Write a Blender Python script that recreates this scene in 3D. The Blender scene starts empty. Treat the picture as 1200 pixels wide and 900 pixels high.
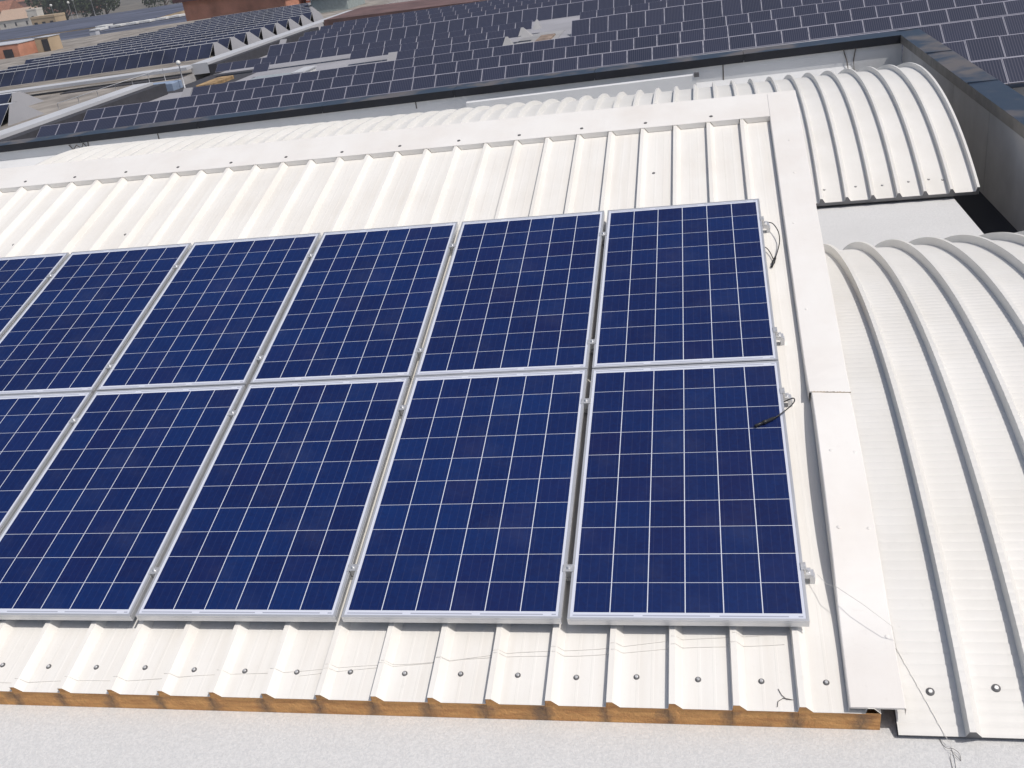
import bpy, math, random
from mathutils import Vector, Matrix
from math import sin, cos, pi, radians, sqrt
random.seed(7)
S = bpy.context.scene
COL = S.collection
# ------------------------------------------------------------------ camera
cd = bpy.data.cameras.new("camera"); cam = bpy.data.objects.new("camera", cd); COL.objects.link(cam)
cd.sensor_fit = 'HORIZONTAL'; cd.sensor_width = 36.0; cd.lens = 36.0*1143.47/1200.0
cd.clip_start = 0.05; cd.clip_end = 6000
TILT = radians(15.0)
S.camera = cam
# ------------------------------------------------------------------ world + sun
SUN_TO = Vector((0.54, -0.25, 1.0)).normalized()
w = bpy.data.worlds.new("World"); S.world = w; w.use_nodes = True
nt = w.node_tree; nt.nodes.clear()
wo = nt.nodes.new('ShaderNodeOutputWorld'); bgn = nt.nodes.new('ShaderNodeBackground'); sk = nt.nodes.new('ShaderNodeTexSky')
sk.sky_type = 'NISHITA'; sk.sun_disc = False
sk.sun_elevation = math.asin(SUN_TO.z); sk.sun_rotation = math.atan2(SUN_TO.x, SUN_TO.y)
sk.altitude = 100; sk.air_density = 1.0; sk.dust_density = 3.5; sk.ozone_density = 1.0
bgn.inputs['Strength'].default_value = 0.095
nt.links.new(sk.outputs[0], bgn.inputs[0]); nt.links.new(bgn.outputs[0], wo.inputs[0])
sl = bpy.data.lights.new("sun", 'SUN'); sl.energy = 2.9; sl.angle = radians(0.5); sl.color = (1.0, 0.95, 0.885)
so = bpy.data.objects.new("sun", sl); COL.objects.link(so)
so.rotation_euler = (-SUN_TO).to_track_quat('-Z', 'Y').to_euler(); so.location = SUN_TO*60
S.view_settings.view_transform = 'Standard'; S.view_settings.look = 'None'
S.view_settings.exposure = -0.02; S.view_settings.gamma = 1.0
S.render.engine = 'CYCLES'
# ------------------------------------------------------------------ helpers
class MB:
    def __init__(s): s.v = []; s.f = []; s.sm = []
    def face(s, pts, smooth=False):
        b = len(s.v); s.v += [tuple(p) for p in pts]; s.f.append(tuple(range(b, b+len(pts)))); s.sm.append(smooth)
    def box(s, x0, x1, y0, y1, z0, z1, M=None, bev=0.0):
        if bev > 0:
            e = bev
            def ring(z, i): return [(x0+i, y0, z), (x1-i, y0, z), (x1, y0+i, z), (x1, y1-i, z), (x1-i, y1, z), (x0+i, y1, z), (x0, y1-i, z), (x0, y0+i, z)]
            def inr(z): return [(x0+e, y0+e, z), (x1-e, y0+e, z), (x1-e, y0+e, z), (x1-e, y1-e, z), (x1-e, y1-e, z), (x0+e, y1-e, z), (x0+e, y1-e, z), (x0+e, y0+e, z)]
            b = len(s.v); R = ring(z0, e)+ring(z1-e, e)
            T = [(x0+e, y0+e, z1), (x1-e, y0+e, z1), (x1-e, y1-e, z1), (x0+e, y1-e, z1)]
            P = R+T
            s.v += [tuple(M @ Vector(p)) if M else p for p in P]
            for k in range(8):
                s.f.append((b+k, b+(k+1) % 8, b+8+(k+1) % 8, b+8+k)); s.sm.append(False)
            for k in range(4):
                a = 8+2*k; c = 16+k; n = 16+(k+1) % 4
                s.f.append((b+a, b+a+1, b+n if k != 3 else b+16, b+c)) ; s.sm.append(False)
                q = 8+(2*k-1) % 8
                s.f.append((b+q, b+a, b+c)); s.sm.append(False)
            s.f.append((b+16, b+17, b+18, b+19)); s.sm.append(False)
            s.f.append(tuple(b+k for k in range(7, -1, -1))); s.sm.append(False)
            return s
        P = [(x0, y0, z0), (x1, y0, z0), (x1, y1, z0), (x0, y1, z0), (x0, y0, z1), (x1, y0, z1), (x1, y1, z1), (x0, y1, z1)]
        if M: P = [tuple(M @ Vector(p)) for p in P]
        b = len(s.v); s.v += P
        for q in ((0, 3, 2, 1), (4, 5, 6, 7), (0, 1, 5, 4), (1, 2, 6, 5), (2, 3, 7, 6), (3, 0, 4, 7)):
            s.f.append(tuple(b+i for i in q)); s.sm.append(False)
        return s
    def grid(s, rows, smooth=False, closed=False):
        b = len(s.v); n = len(rows[0])
        for r in rows: s.v += [tuple(p) for p in r]
        for i in range(len(rows)-1):
            for j in range(n-1 if not closed else n):
                k = (j+1) % n
                s.f.append((b+i*n+j, b+i*n+k, b+(i+1)*n+k, b+(i+1)*n+j)); s.sm.append(smooth)
        return s
    def tube(s, pts, r, seg=8, caps=True, taper=None):
        pts = [Vector(p) for p in pts]; rows = []
        up = Vector((0.123, 0.31, 0.94))
        for i, p in enumerate(pts):
            d = (pts[min(i+1, len(pts)-1)]-pts[max(i-1, 0)]).normalized()
            a = d.cross(up); a = a.normalized() if a.length > 1e-6 else Vector((1, 0, 0)); b_ = a.cross(d).normalized()
            rr = r if taper is None else taper[i]
            rows.append([p+a*rr*cos(2*pi*k/seg)+b_*rr*sin(2*pi*k/seg) for k in range(seg)])
        b = len(s.v); s.grid(rows, True, True)
        if caps:
            s.f.append(tuple(b+k for k in range(seg))); s.sm.append(False)
            e = b+(len(rows)-1)*seg
            s.f.append(tuple(e+k for k in range(seg-1, -1, -1))); s.sm.append(False)
        return s
    def lathe(s, prof, c=(0, 0, 0), seg=14, M=None):
        rows = []
        for r, z in prof:
            ring = [Vector((c[0]+r*cos(2*pi*k/seg), c[1]+r*sin(2*pi*k/seg), c[2]+z)) for k in range(seg)]
            rows.append([M @ p for p in ring] if M else ring)
        b = len(s.v); s.grid(rows, True, True)
        e = b+(len(rows)-1)*seg
        s.f.append(tuple(e+k for k in range(seg))); s.sm.append(False)
        return s
    def mesh(s, name, mat):
        m = bpy.data.meshes.new(name); m.from_pydata(s.v, [], s.f); m.update()
        if mat: m.materials.append(mat)
        m.polygons.foreach_set('use_smooth', s.sm)
        m.validate(); return m
    def build(s, name, mat, parent=None, label=None):
        o = bpy.data.objects.new(name, s.mesh(name, mat)); COL.objects.link(o)
        if parent: o.parent = parent
        if label: o['label'] = label
        return o
def tag(o, label=None, cat=None, group=None, kind=None):
    if label: o['label'] = label
    if cat: o['category'] = cat
    if group: o['group'] = group
    if kind: o['kind'] = kind
    return o
def thing(name, label, cat, loc=(0, 0, 0), rot=(0, 0, 0), group=None):
    o = bpy.data.objects.new(name, None); COL.objects.link(o); o.empty_display_size = 0.2
    o.location = loc; o.rotation_euler = rot
    return tag(o, label, cat, group)
def copy_tree(o, parent=None):
    c = o.copy(); COL.objects.link(c); c.parent = parent
    for ch in list(o.children): copy_tree(ch, c)
    return c
ROOF = Matrix.Rotation(TILT, 4, 'X')
def rw(u, v, n): return ROOF @ Vector((u, v, n))
# ------------------------------------------------------------------ materials
def newmat(name):
    m = bpy.data.materials.new(name); m.use_nodes = True
    return m, m.node_tree, m.node_tree.nodes['Principled BSDF']
def N(nt, t, **kw):
    n = nt.nodes.new('ShaderNode'+t)
    for k, v in kw.items(): setattr(n, k, v)
    return n
def sock(nt, inp, v):
    if isinstance(v, (int, float)): inp.default_value = v
    elif isinstance(v, tuple): inp.default_value = v
    else: nt.links.new(v, inp)
def math_(nt, op, a, b=None, c=None):
    n = N(nt, 'Math', operation=op)
    sock(nt, n.inputs[0], a)
    if b is not None: sock(nt, n.inputs[1], b)
    if c is not None: sock(nt, n.inputs[2], c)
    return n.outputs[0]
def mixc(nt, f, a, b):
    n = N(nt, 'Mix', data_type='RGBA'); sock(nt, n.inputs[0], f)
    for i, x in ((6, a), (7, b)):
        if isinstance(x, tuple): n.inputs[i].default_value = (*x, 1)
        else: nt.links.new(x, n.inputs[i])
    return n.outputs[2]
def coords(nt, scale=(1, 1, 1)):
    t = N(nt, 'TexCoord'); mp = N(nt, 'Mapping'); mp.inputs['Scale'].default_value = scale
    nt.links.new(t.outputs['Object'], mp.inputs[0]); return mp.outputs[0]
def noise(nt, co, scale, detail=4, rough=.55, lo=.35, hi=.65):
    n = N(nt, 'TexNoise'); n.inputs['Scale'].default_value = scale; n.inputs['Detail'].default_value = detail; n.inputs['Roughness'].default_value = rough
    nt.links.new(co, n.inputs['Vector'])
    r = N(nt, 'MapRange'); r.inputs[1].default_value = lo; r.inputs[2].default_value = hi
    nt.links.new(n.outputs[0], r.inputs[0]); return r.outputs[0]
def bump(nt, bs, h, strength, dist):
    b = N(nt, 'Bump'); b.inputs['Strength'].default_value = strength; b.inputs['Distance'].default_value = dist
    nt.links.new(h, b.inputs['Height']); nt.links.new(b.outputs[0], bs.inputs['Normal'])
def plain(name, col, rough=.5, metal=0.0, spec=.5, var=0.12, vscale=3.0, dark=None, vstretch=(1, 1, 1), fine=0.0):
    m, nt, bs = newmat(name)
    co = coords(nt, vstretch); f = noise(nt, co, vscale, 5)
    d = dark or tuple(c*(1-var*2) for c in col)
    c = mixc(nt, f, col, d)
    if fine:
        f2 = noise(nt, coords(nt), 90.0, 3, .7, .3, .7); c = mixc(nt, math_(nt, 'MULTIPLY', f2, fine), c, tuple(x*.45 for x in col))
    nt.links.new(c, bs.inputs['Base Color'])
    bs.inputs['Roughness'].default_value = rough; bs.inputs['Metallic'].default_value = metal
    bs.inputs['Specular IOR Level'].default_value = spec
    return m
def sheet_mat(name, col, streak, rough=.42, dirt=.32, vs=(14, .6, 6)):
    m, nt, bs = newmat(name)
    a = noise(nt, coords(nt, vs), 1.0, 5, .6, .42, .75)
    b = noise(nt, coords(nt), 1.7, 5, .6, .45, .8)
    c_ = noise(nt, coords(nt), 38.0, 3, .6, .62, .8)
    c = mixc(nt, math_(nt, 'MULTIPLY', a, dirt), col, streak)
    c = mixc(nt, math_(nt, 'MULTIPLY', b, dirt), c, streak)
    c = mixc(nt, math_(nt, 'MULTIPLY', c_, dirt*.5), c, tuple(x*.7 for x in streak))
    nt.links.new(c, bs.inputs['Base Color']); bs.inputs['Roughness'].default_value = rough
    bs.inputs['Specular IOR Level'].default_value = .3
    h = noise(nt, coords(nt, (3, .8, 2)), 2.0, 3); bump(nt, bs, h, .12, .01)
    return m
M = {}
M['sheet'] = sheet_mat('white_painted_steel', (.79, .775, .74), (.62, .57, .50))
M['flash'] = sheet_mat('white_flashing_paint', (.80, .785, .76), (.64, .58, .52), rough=.38, dirt=.3, vs=(2, 2, 2))
M['vault'] = sheet_mat('white_vault_paint', (.725, .715, .69), (.58, .56, .51), dirt=.3, vs=(2, 2, 2))
M['under'] = plain('dark_underside', (.10, .10, .11), .7)
M['edge'] = plain('grey_edge_trim', (.20, .20, .21), .5)
M['alu'] = plain('anodised_aluminium', (.66, .67, .69), .36, metal=.55, var=.05, vscale=6)
M['zinc'] = plain('zinc_plated_steel', (.74, .74, .74), .38, metal=.6, var=.12, vscale=60)
M['rubber'] = plain('dark_rubber_washer', (.12, .12, .125), .7)
M['cable'] = plain('black_cable_jacket', (.018, .018, .02), .45)
M['string'] = plain('thin_pale_string', (.80, .78, .74), .8)
M['wire_dark'] = plain('thin_dark_wire', (.10, .085, .075), .7)
M['hollow'] = plain('dark_gap', (.03, .03, .032), .9)
def membrane(name, col, dark, gran=.5):
    m, nt, bs = newmat(name)
    a = noise(nt, coords(nt), 85.0, 3, .8, .38, .64); b = noise(nt, coords(nt), .9, 7, .65, .42, .7); g2 = noise(nt, coords(nt), 45.0, 3, .7, .45, .8)
    c = mixc(nt, math_(nt, 'MULTIPLY', a, gran), col, dark)
    c = mixc(nt, math_(nt, 'MULTIPLY', g2, gran*.35), c, dark)
    c = mixc(nt, math_(nt, 'MULTIPLY', b, .35), c, tuple(x*.78 for x in col))
    nt.links.new(c, bs.inputs['Base Color']); bs.inputs['Roughness'].default_value = .9; bs.inputs['Specular IOR Level'].default_value = .1
    bump(nt, bs, a, .5, .002); return m
M['membrane'] = membrane('mineral_membrane', (.69, .69, .685), (.42, .43, .44), .42)
M['wallmem'] = membrane('grey_membrane_wall', (.70, .71, .72), (.52, .53, .55), .3)
M['bitumen'] = membrane('dark_bitumen', (.065, .065, .07), (.04, .04, .045), .5)
def foam():
    m, nt, bs = newmat('aged_orange_foam')
    a = noise(nt, coords(nt, (1, 6, 6)), 7.0, 5, .6, .3, .7); b = noise(nt, coords(nt), 4.3, 3, .5, .56, .66); d = noise(nt, coords(nt), 60.0, 3, .6, .3, .7)
    c = mixc(nt, a, (.78, .42, .16), (.46, .215, .085)); c = mixc(nt, math_(nt, 'MULTIPLY', b, .5), c, (.16, .10, .07))
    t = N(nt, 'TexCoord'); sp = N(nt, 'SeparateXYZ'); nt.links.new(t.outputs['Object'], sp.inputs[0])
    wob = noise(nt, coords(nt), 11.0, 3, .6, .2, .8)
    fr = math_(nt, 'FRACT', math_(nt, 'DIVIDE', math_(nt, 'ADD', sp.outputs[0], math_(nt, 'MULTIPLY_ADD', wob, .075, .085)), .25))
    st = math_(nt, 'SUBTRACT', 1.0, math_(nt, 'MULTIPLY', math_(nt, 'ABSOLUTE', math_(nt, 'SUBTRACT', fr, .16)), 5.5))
    rib_blotch = N(nt, 'Clamp'); nt.links.new(st, rib_blotch.inputs[0]); z0 = math_(nt, 'LESS_THAN', sp.outputs[2], -.012)  # dark blotch mask repeating just left of each rib, below the sheet
    c = mixc(nt, math_(nt, 'MULTIPLY', math_(nt, 'MULTIPLY', rib_blotch.outputs[0], z0), .72), c, (.09, .085, .09))
    c = mixc(nt, math_(nt, 'MULTIPLY', d, .35), c, (.55, .33, .13))
    nt.links.new(c, bs.inputs['Base Color']); bs.inputs['Roughness'].default_value = .9; bump(nt, bs, d, .6, .004); return m
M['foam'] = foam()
PW, PL, PGAP, RGAP = .999, 1.651, .028, .006
def cellmat():
    m, nt, bs = newmat('polycrystalline_cells')
    t = N(nt, 'TexCoord'); sp = N(nt, 'SeparateXYZ'); nt.links.new(t.outputs['Object'], sp.inputs[0])
    pu, pv = .1590, .1578; mu = (PW-6*pu)/2; mv = (PL-10*pv)/2
    cu = math_(nt, 'DIVIDE', math_(nt, 'SUBTRACT', sp.outputs[0], mu), pu); cv = math_(nt, 'DIVIDE', math_(nt, 'SUBTRACT', sp.outputs[1], mv), pv)
    fu = math_(nt, 'FRACT', cu); fv = math_(nt, 'FRACT', cv); iu = math_(nt, 'FLOOR', cu); iv = math_(nt, 'FLOOR', cv)
    def dist(f): return math_(nt, 'SUBTRACT', .5, math_(nt, 'ABSOLUTE', math_(nt, 'SUBTRACT', f, .5)))
    lu = math_(nt, 'LESS_THAN', dist(fu), .0125); lv = math_(nt, 'LESS_THAN', dist(fv), .0068)
    outu = math_(nt, 'GREATER_THAN', math_(nt, 'ABSOLUTE', math_(nt, 'SUBTRACT', cu, 3.0)), 3.0)
    outv = math_(nt, 'GREATER_THAN', math_(nt, 'ABSOLUTE', math_(nt, 'SUBTRACT', cv, 5.0)), 5.0)
    out = math_(nt, 'MAXIMUM', outu, outv)
    white = math_(nt, 'MAXIMUM', math_(nt, 'MAXIMUM', lu, lv), out)
    # cell to cell tint
    oi = N(nt, 'ObjectInfo'); cx = N(nt, 'CombineXYZ'); nt.links.new(iu, cx.inputs[0]); nt.links.new(iv, cx.inputs[1]); nt.links.new(math_(nt, 'MULTIPLY', oi.outputs['Random'], 97.0), cx.inputs[2])
    wn = N(nt, 'TexWhiteNoise'); nt.links.new(cx.outputs[0], wn.inputs[0])
    vo = N(nt, 'TexVoronoi'); vo.inputs['Scale'].default_value = 75.0; nt.links.new(t.outputs['Object'], vo.inputs['Vector'])
    vs = N(nt, 'SeparateColor'); nt.links.new(vo.outputs['Color'], vs.inputs[0])
    big = noise(nt, coords(nt), 2.2, 3, .6, .3, .7)
    f = math_(nt, 'ADD', math_(nt, 'ADD', math_(nt, 'MULTIPLY', wn.outputs[0], .42), math_(nt, 'MULTIPLY', vs.outputs[0], .30)), math_(nt, 'ADD', math_(nt, 'MULTIPLY', big, .18), math_(nt, 'SUBTRACT', math_(nt, 'MULTIPLY', oi.outputs['Random'], .3), .1)))
    c = mixc(nt, f, (.0026, .0080, .062), (.0022, .0215, .118))
    sc = N(nt, 'SeparateColor'); nt.links.new(wn.outputs['Color'], sc.inputs[0])
    c = mixc(nt, math_(nt, 'MULTIPLY', math_(nt, 'GREATER_THAN', sc.outputs[1], .85), .18), c, (.010, .0085, .070))
    # busbars (three thin silver ribbons per cell) and fine fingers
    tri = math_(nt, 'FRACT', math_(nt, 'MULTIPLY', fu, 4.0)); bb = math_(nt, 'LESS_THAN', math_(nt, 'ABSOLUTE', math_(nt, 'SUBTRACT', tri, .5)), .03)
    c = mixc(nt, math_(nt, 'MULTIPLY', bb, .07), c, (.20, .22, .32))
    ed = math_(nt, 'GREATER_THAN', math_(nt, 'ABSOLUTE', math_(nt, 'SUBTRACT', sp.outputs[1], PL/2)), PL/2-.021)
    seg = math_(nt, 'LESS_THAN', math_(nt, 'FRACT', math_(nt, 'ADD', math_(nt, 'MULTIPLY', cu, .5), .06)), .88)
    stripin = math_(nt, 'LESS_THAN', math_(nt, 'ABSOLUTE', math_(nt, 'SUBTRACT', math_(nt, 'ABSOLUTE', math_(nt, 'SUBTRACT', sp.outputs[1], PL/2)), PL/2-.022)), .003)
    strip = math_(nt, 'MULTIPLY', math_(nt, 'MULTIPLY', stripin, seg), math_(nt, 'SUBTRACT', 1.0, outu))
    wc = mixc(nt, math_(nt, 'MULTIPLY', strip, .7), (.60, .63, .72), (.22, .24, .32))
    col = mixc(nt, white, c, wc)
    dst = noise(nt, coords(nt), 3.0, 4, .6, .5, .85)
    col = mixc(nt, math_(nt, 'MULTIPLY', dst, .03), col, (.5, .48, .45))
    nt.links.new(col, bs.inputs['Base Color'])
    bs.inputs['Roughness'].default_value = .55; bs.inputs['Specular IOR Level'].default_value = .2
    bs.inputs['Coat Weight'].default_value = .48; bs.inputs['Coat Roughness'].default_value = .06; bs.inputs['Coat IOR'].default_value = 1.42
    return m
M['cells'] = cellmat()
M['cap'] = None
def capmat():
    m, nt, bs = newmat('dark_blue_coping_metal')
    a = noise(nt, coords(nt, (1, 1, 1)), 1.1, 4, .6, .5, .62); b = noise(nt, coords(nt), 7, 4)
    c = mixc(nt, b, (.022, .036, .062), (.032, .046, .072)); c = mixc(nt, math_(nt, 'MULTIPLY', a, .8), c, (.15, .125, .11))  # brownish reflection patches painted into the coping colour
    nt.links.new(c, bs.inputs['Base Color']); bs.inputs['Roughness'].default_value = .42; bs.inputs['Metallic'].default_value = .0
    bs.inputs['Specular IOR Level'].default_value = .5; return m
M['cap'] = capmat()
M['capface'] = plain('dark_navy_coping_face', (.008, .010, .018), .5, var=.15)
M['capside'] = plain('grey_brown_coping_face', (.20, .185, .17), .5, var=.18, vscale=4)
M['wallpanel'] = plain('grey_wall_panel', (.50, .49, .49), .6, var=.1, vscale=2)

# camera pose: world-to-camera rotation solved from the solar array (x right, y down, z forward)
def set_camera():
    th = TILT
    # rotation vector of the roof frame (u right, v up-slope, n normal) seen from the camera
    wv = Vector((2.27922774, 0.05882471, -0.25612004)); ang = wv.length; k = wv.normalized()
    Rm = Matrix.Rotation(ang, 3, k)
    t = Vector((1.21149493, 0.96505951, 3.97764981))
    A = Matrix.Rotation(th, 3, 'X')
    pos = A @ (Rm.transposed() @ (-t))
    R = Rm @ A.transposed()
    Bc = Matrix(((1, 0, 0), (0, -1, 0), (0, 0, -1)))
    cam.matrix_world = Matrix.Translation(pos) @ (R.transposed() @ Bc).to_4x4()
set_camera()

# ================================================================== SETTING
def BGZ(x): return -2.6+.018*x
g = MB(); g.grid([[(-2500, -400, -18+.018*-2500+4), (1500, -400, -14+.018*1500)], [(-2500, 4000, -14+.018*-2500), (1500, 4000, -14+.018*1500)]])
tag(g.build('ground', plain('town_ground', (.20, .18, .15), .9, var=.3, vscale=.05)), kind='structure')
ZM = -.287
ZG, ZF, XS, BW, XP = -.385, -.80, 2.10, 13.55, 2.75
d = MB(); d.face([(-16, -8, ZM), (XS, -8, ZM), (XS, 1.2, ZM), (-16, 1.2, ZM)]); d.face([(-16, 1.2, ZM), (XS, 1.2, ZM), (XS, 1.2, ZG), (-16, 1.2, ZG)])
d.face([(-16, 1.2, ZG), (XS, 1.2, ZG), (XS, BW, ZG), (-16, BW, ZG)]); d.face([(XS, -8, ZM), (XS, -8, ZF), (XS, 1.2, ZF), (XS, 1.2, ZM)]); d.face([(XS, 1.2, ZG), (XS, 1.2, ZF), (XS, BW, ZF), (XS, BW, ZG)])
tag(d.build('roof_deck', M['membrane']), kind='structure')
d = MB(); d.face([(XS, -8, ZF), (XP+.02, -8, ZF), (XP+.02, BW, ZF), (XS, BW, ZF)])
tag(d.build('gutter_floor', M['bitumen']), kind='structure')

# ---- flat insulated roof with ribs (local frame u, v, n; origin on the roof valley plane)
H = .10
RP, RH = .25, .036
def rib_profile(u0, u1, lo=0.0):
    out = []; k0 = math.floor((u0+.0725)/RP)-1
    pts = []
    for k in range(k0, int((u1+.0725)/RP)+2):
        b = -.0725+RP*k
        pts += [(b, 0), (b+.005, RH), (b+.029, RH), (b+.058, 0), (b+.118, 0), (b+.121, .0004), (b+.129, .0004), (b+.132, 0), (b+.178, 0), (b+.181, .0004), (b+.189, .0004), (b+.192, 0)]
    pts = [p for p in pts if u0 < p[0] < u1]
    return [(u0, 0)]+pts+[(u1, 0)]
prof = rib_profile(-9.0, .235)
roof = thing('ribbed_roof', 'white ribbed metal roof under the blue solar panels, orange foam along its front edge', 'roof', rw(0, 0, -H), (TILT, 0, 0)); roof['kind'] = 'thing'
V0, V1 = -.352, 4.72
m = MB(); m.grid([[(u, V0, n) for u, n in prof], [(u, V1, n) for u, n in prof]])
m.grid([[(u, V0, n) for u, n in prof], [(u, V0+.0005, n-.0025) for u, n in prof]])
m.build('metal_sheet', M['sheet'], roof)
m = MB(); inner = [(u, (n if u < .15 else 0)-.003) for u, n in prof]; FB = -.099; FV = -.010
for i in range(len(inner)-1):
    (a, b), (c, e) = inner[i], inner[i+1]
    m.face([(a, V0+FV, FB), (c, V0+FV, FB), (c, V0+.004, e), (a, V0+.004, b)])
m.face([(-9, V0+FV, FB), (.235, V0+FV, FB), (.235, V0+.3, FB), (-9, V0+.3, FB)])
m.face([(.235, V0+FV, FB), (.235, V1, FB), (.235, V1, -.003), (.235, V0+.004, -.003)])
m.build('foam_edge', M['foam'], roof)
m = MB(); m.box(-9, .2, V0+.02, V1, FB-.01, FB)
m.build('underside_sheet', M['under'], roof)
# barrel circle expressed in the roof frame -> height above the roof valley plane
CY, CZ, CR = 2.386, -5.686, 6.126
def vault_z(y, r=CR-.056): return CZ+sqrt(max(r*r-(y-CY)**2, 0))
def bulge(v):
    n = 0.0
    for _ in range(6):
        p = rw(0, v, -H+n); n += (vault_z(p.y)-p.z)*.96
    return n
def flash_n(v): return max(RH+.004, bulge(v)+.026)
def side_flashing(name, v0, v1, uL0, uL1, uR0, uR1, lift=0.0, steps=28):
    rows = []
    for i in range(steps+1):
        t = i/steps; v = v0+(v1-v0)*t; n = flash_n(v)+lift
        uL = uL0+(uL1-uL0)*t; uR = uR0+(uR1-uR0)*t
        nr = n; n = n+.020*min(1, max(0, bulge(v)+.01)/.06)*min(1, (v-V0)/.45+.25)
        low = min(.006, n-.03)
        rows.append([(uL-.002, v, low), (uL, v, n-.003), (uL+.004, v, n), (uR-.004, v, nr), (uR, v, nr-.004), (uR+.001, v, nr-.012 if bulge(v) > -.02 else nr-.05)])
    m = MB(); m.grid(rows)
    for r in (rows[0],):   # open front edge: a folded lip
        m.face([r[1], r[2], r[3], (r[3][0], r[3][1]+.001, r[3][2]-.012), (r[2][0], r[2][1]+.001, r[2][2]-.012)])
    return m.build(name, M['flash'], roof)
f1 = side_flashing('side_flashing', V0+.003, 1.47, .118, .148, .322, .338)
f2 = side_flashing('side_flashing', 1.42, 4.95, .136, .155, .342, .372, lift=.005)
m = MB()
for k in range(12):
    ua = .150+k*.0160; m.box(ua, ua+.0161, 1.4185+random.uniform(-.0008, .0008), 1.4225, flash_n(1.42)-.001+.020*(.34-ua)/.19*min(1, (bulge(1.42)+.01)/.06), flash_n(1.42)+.020*(.34-ua)/.19*min(1, (bulge(1.42)+.01)/.06)+.0035+random.uniform(0, .0008))
m.build('sealant_bead', plain('aged_sealant', (.52, .42, .32), .8, var=.3, vscale=40), roof)
def screw(parent, u, v, n, r=.0105, mats=('zinc', 'rubber'), M4=None, head=True):
    mm = MB(); mm.lathe([(r, 0), (r, .0018), (r*.95, .003), (r*.7, .0036)], (u, v, n), 14, M4)
    o = mm.build('screw', M[mats[1]], parent)
    if head:
        h = MB(); h.lathe([(r*.56, .003), (r*.56, .008), (r*.42, .0095)], (u, v, n), 6, M4); h.build('screw_head', M[mats[0]], o)
    return o
for k in range(24):
    screw(roof, .047-.2498*k, -.217+random.uniform(-.006, .006), .0, .0125)
for k in range(15):
    screw(roof, -.28-.5025*k, 4.66+random.uniform(-.008, .008), RH+.0065, .0135, head=False)
for u, v in ((-4.867, 3.672), (-3.837, 3.668), (-5.871, 3.653), (-.8, 3.652), (-.709, 3.938)):
    screw(roof, u, v, .0, .012, head=False)
for u, v in ((.173, .499), (.30, .502), (.30, -.031), (.192, .97), (.30, .965), (.258, 3.703), (.262, 4.169), (.192, 2.158), (.199, 3.07)):
    mm = MB(); mm.lathe([(.009, -.001), (.0085, .0008), (.004, .0014)], (u, v, flash_n(v)+(.0004 if v < 1.42 else .0054)+(.020*min(1, max(0, bulge(v)+.01)/.06)*min(1, (v-V0)/.45+.25))*max(0, (.32-u)/.17)), 12); mm.build('rivet', M['flash'], roof)
# ridge flashing with a scalloped lip reaching down between the ribs
m = MB(); top = RH+.006; vr0, vr1 = 4.58, 4.975
m.grid([[(-9.2, vr0, top), (.372, vr0, top)], [(-9.2, vr1, top), (.372, vr1, top)], [(-9.2, vr1+.16, top-.10), (.372, vr1+.16, top-.10)]])
for k in range(-1, 37):
    b = -.0725-RP*k
    m.face([(b-RP+.062, vr0-.006, .003), (b-.004, vr0-.006, .003), (b-.001, vr0, top), (b-RP+.031, vr0, top)])
m.face([(-9.2, vr0, top-.001), (.372, vr0, top-.001), (.372, vr0+.001, top-.006), (-9.2, vr0+.001, top-.006)])
m.build('ridge_flashing', M['flash'], roof)
# gable and back walls carrying the high end of the roof (seen only from the side)
m = MB()
def w2l(p): return ROOF.inverted() @ Vector(p) + Vector((0, 0, H))
ys = [2.6+.2*i for i in range(11)]
def roofz(y): return (y*sin(TILT)+0)/cos(TILT)-(H+.07)/cos(TILT)
for a, b in zip(ys[:-1], ys[1:]):
    m.face([w2l((.26, a, max(vault_z(a), ZM))), w2l((.26, b, max(vault_z(b), ZM))), w2l((.26, b, roofz(b))), w2l((.26, a, roofz(a)))])
m.face([w2l((-9, 4.6, ZM)), w2l((.26, 4.6, ZM)), w2l((.26, 4.6, roofz(4.6))), w2l((-9, 4.6, roofz(4.6)))])
m.build('gable_wall', M['flash'], roof)

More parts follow.
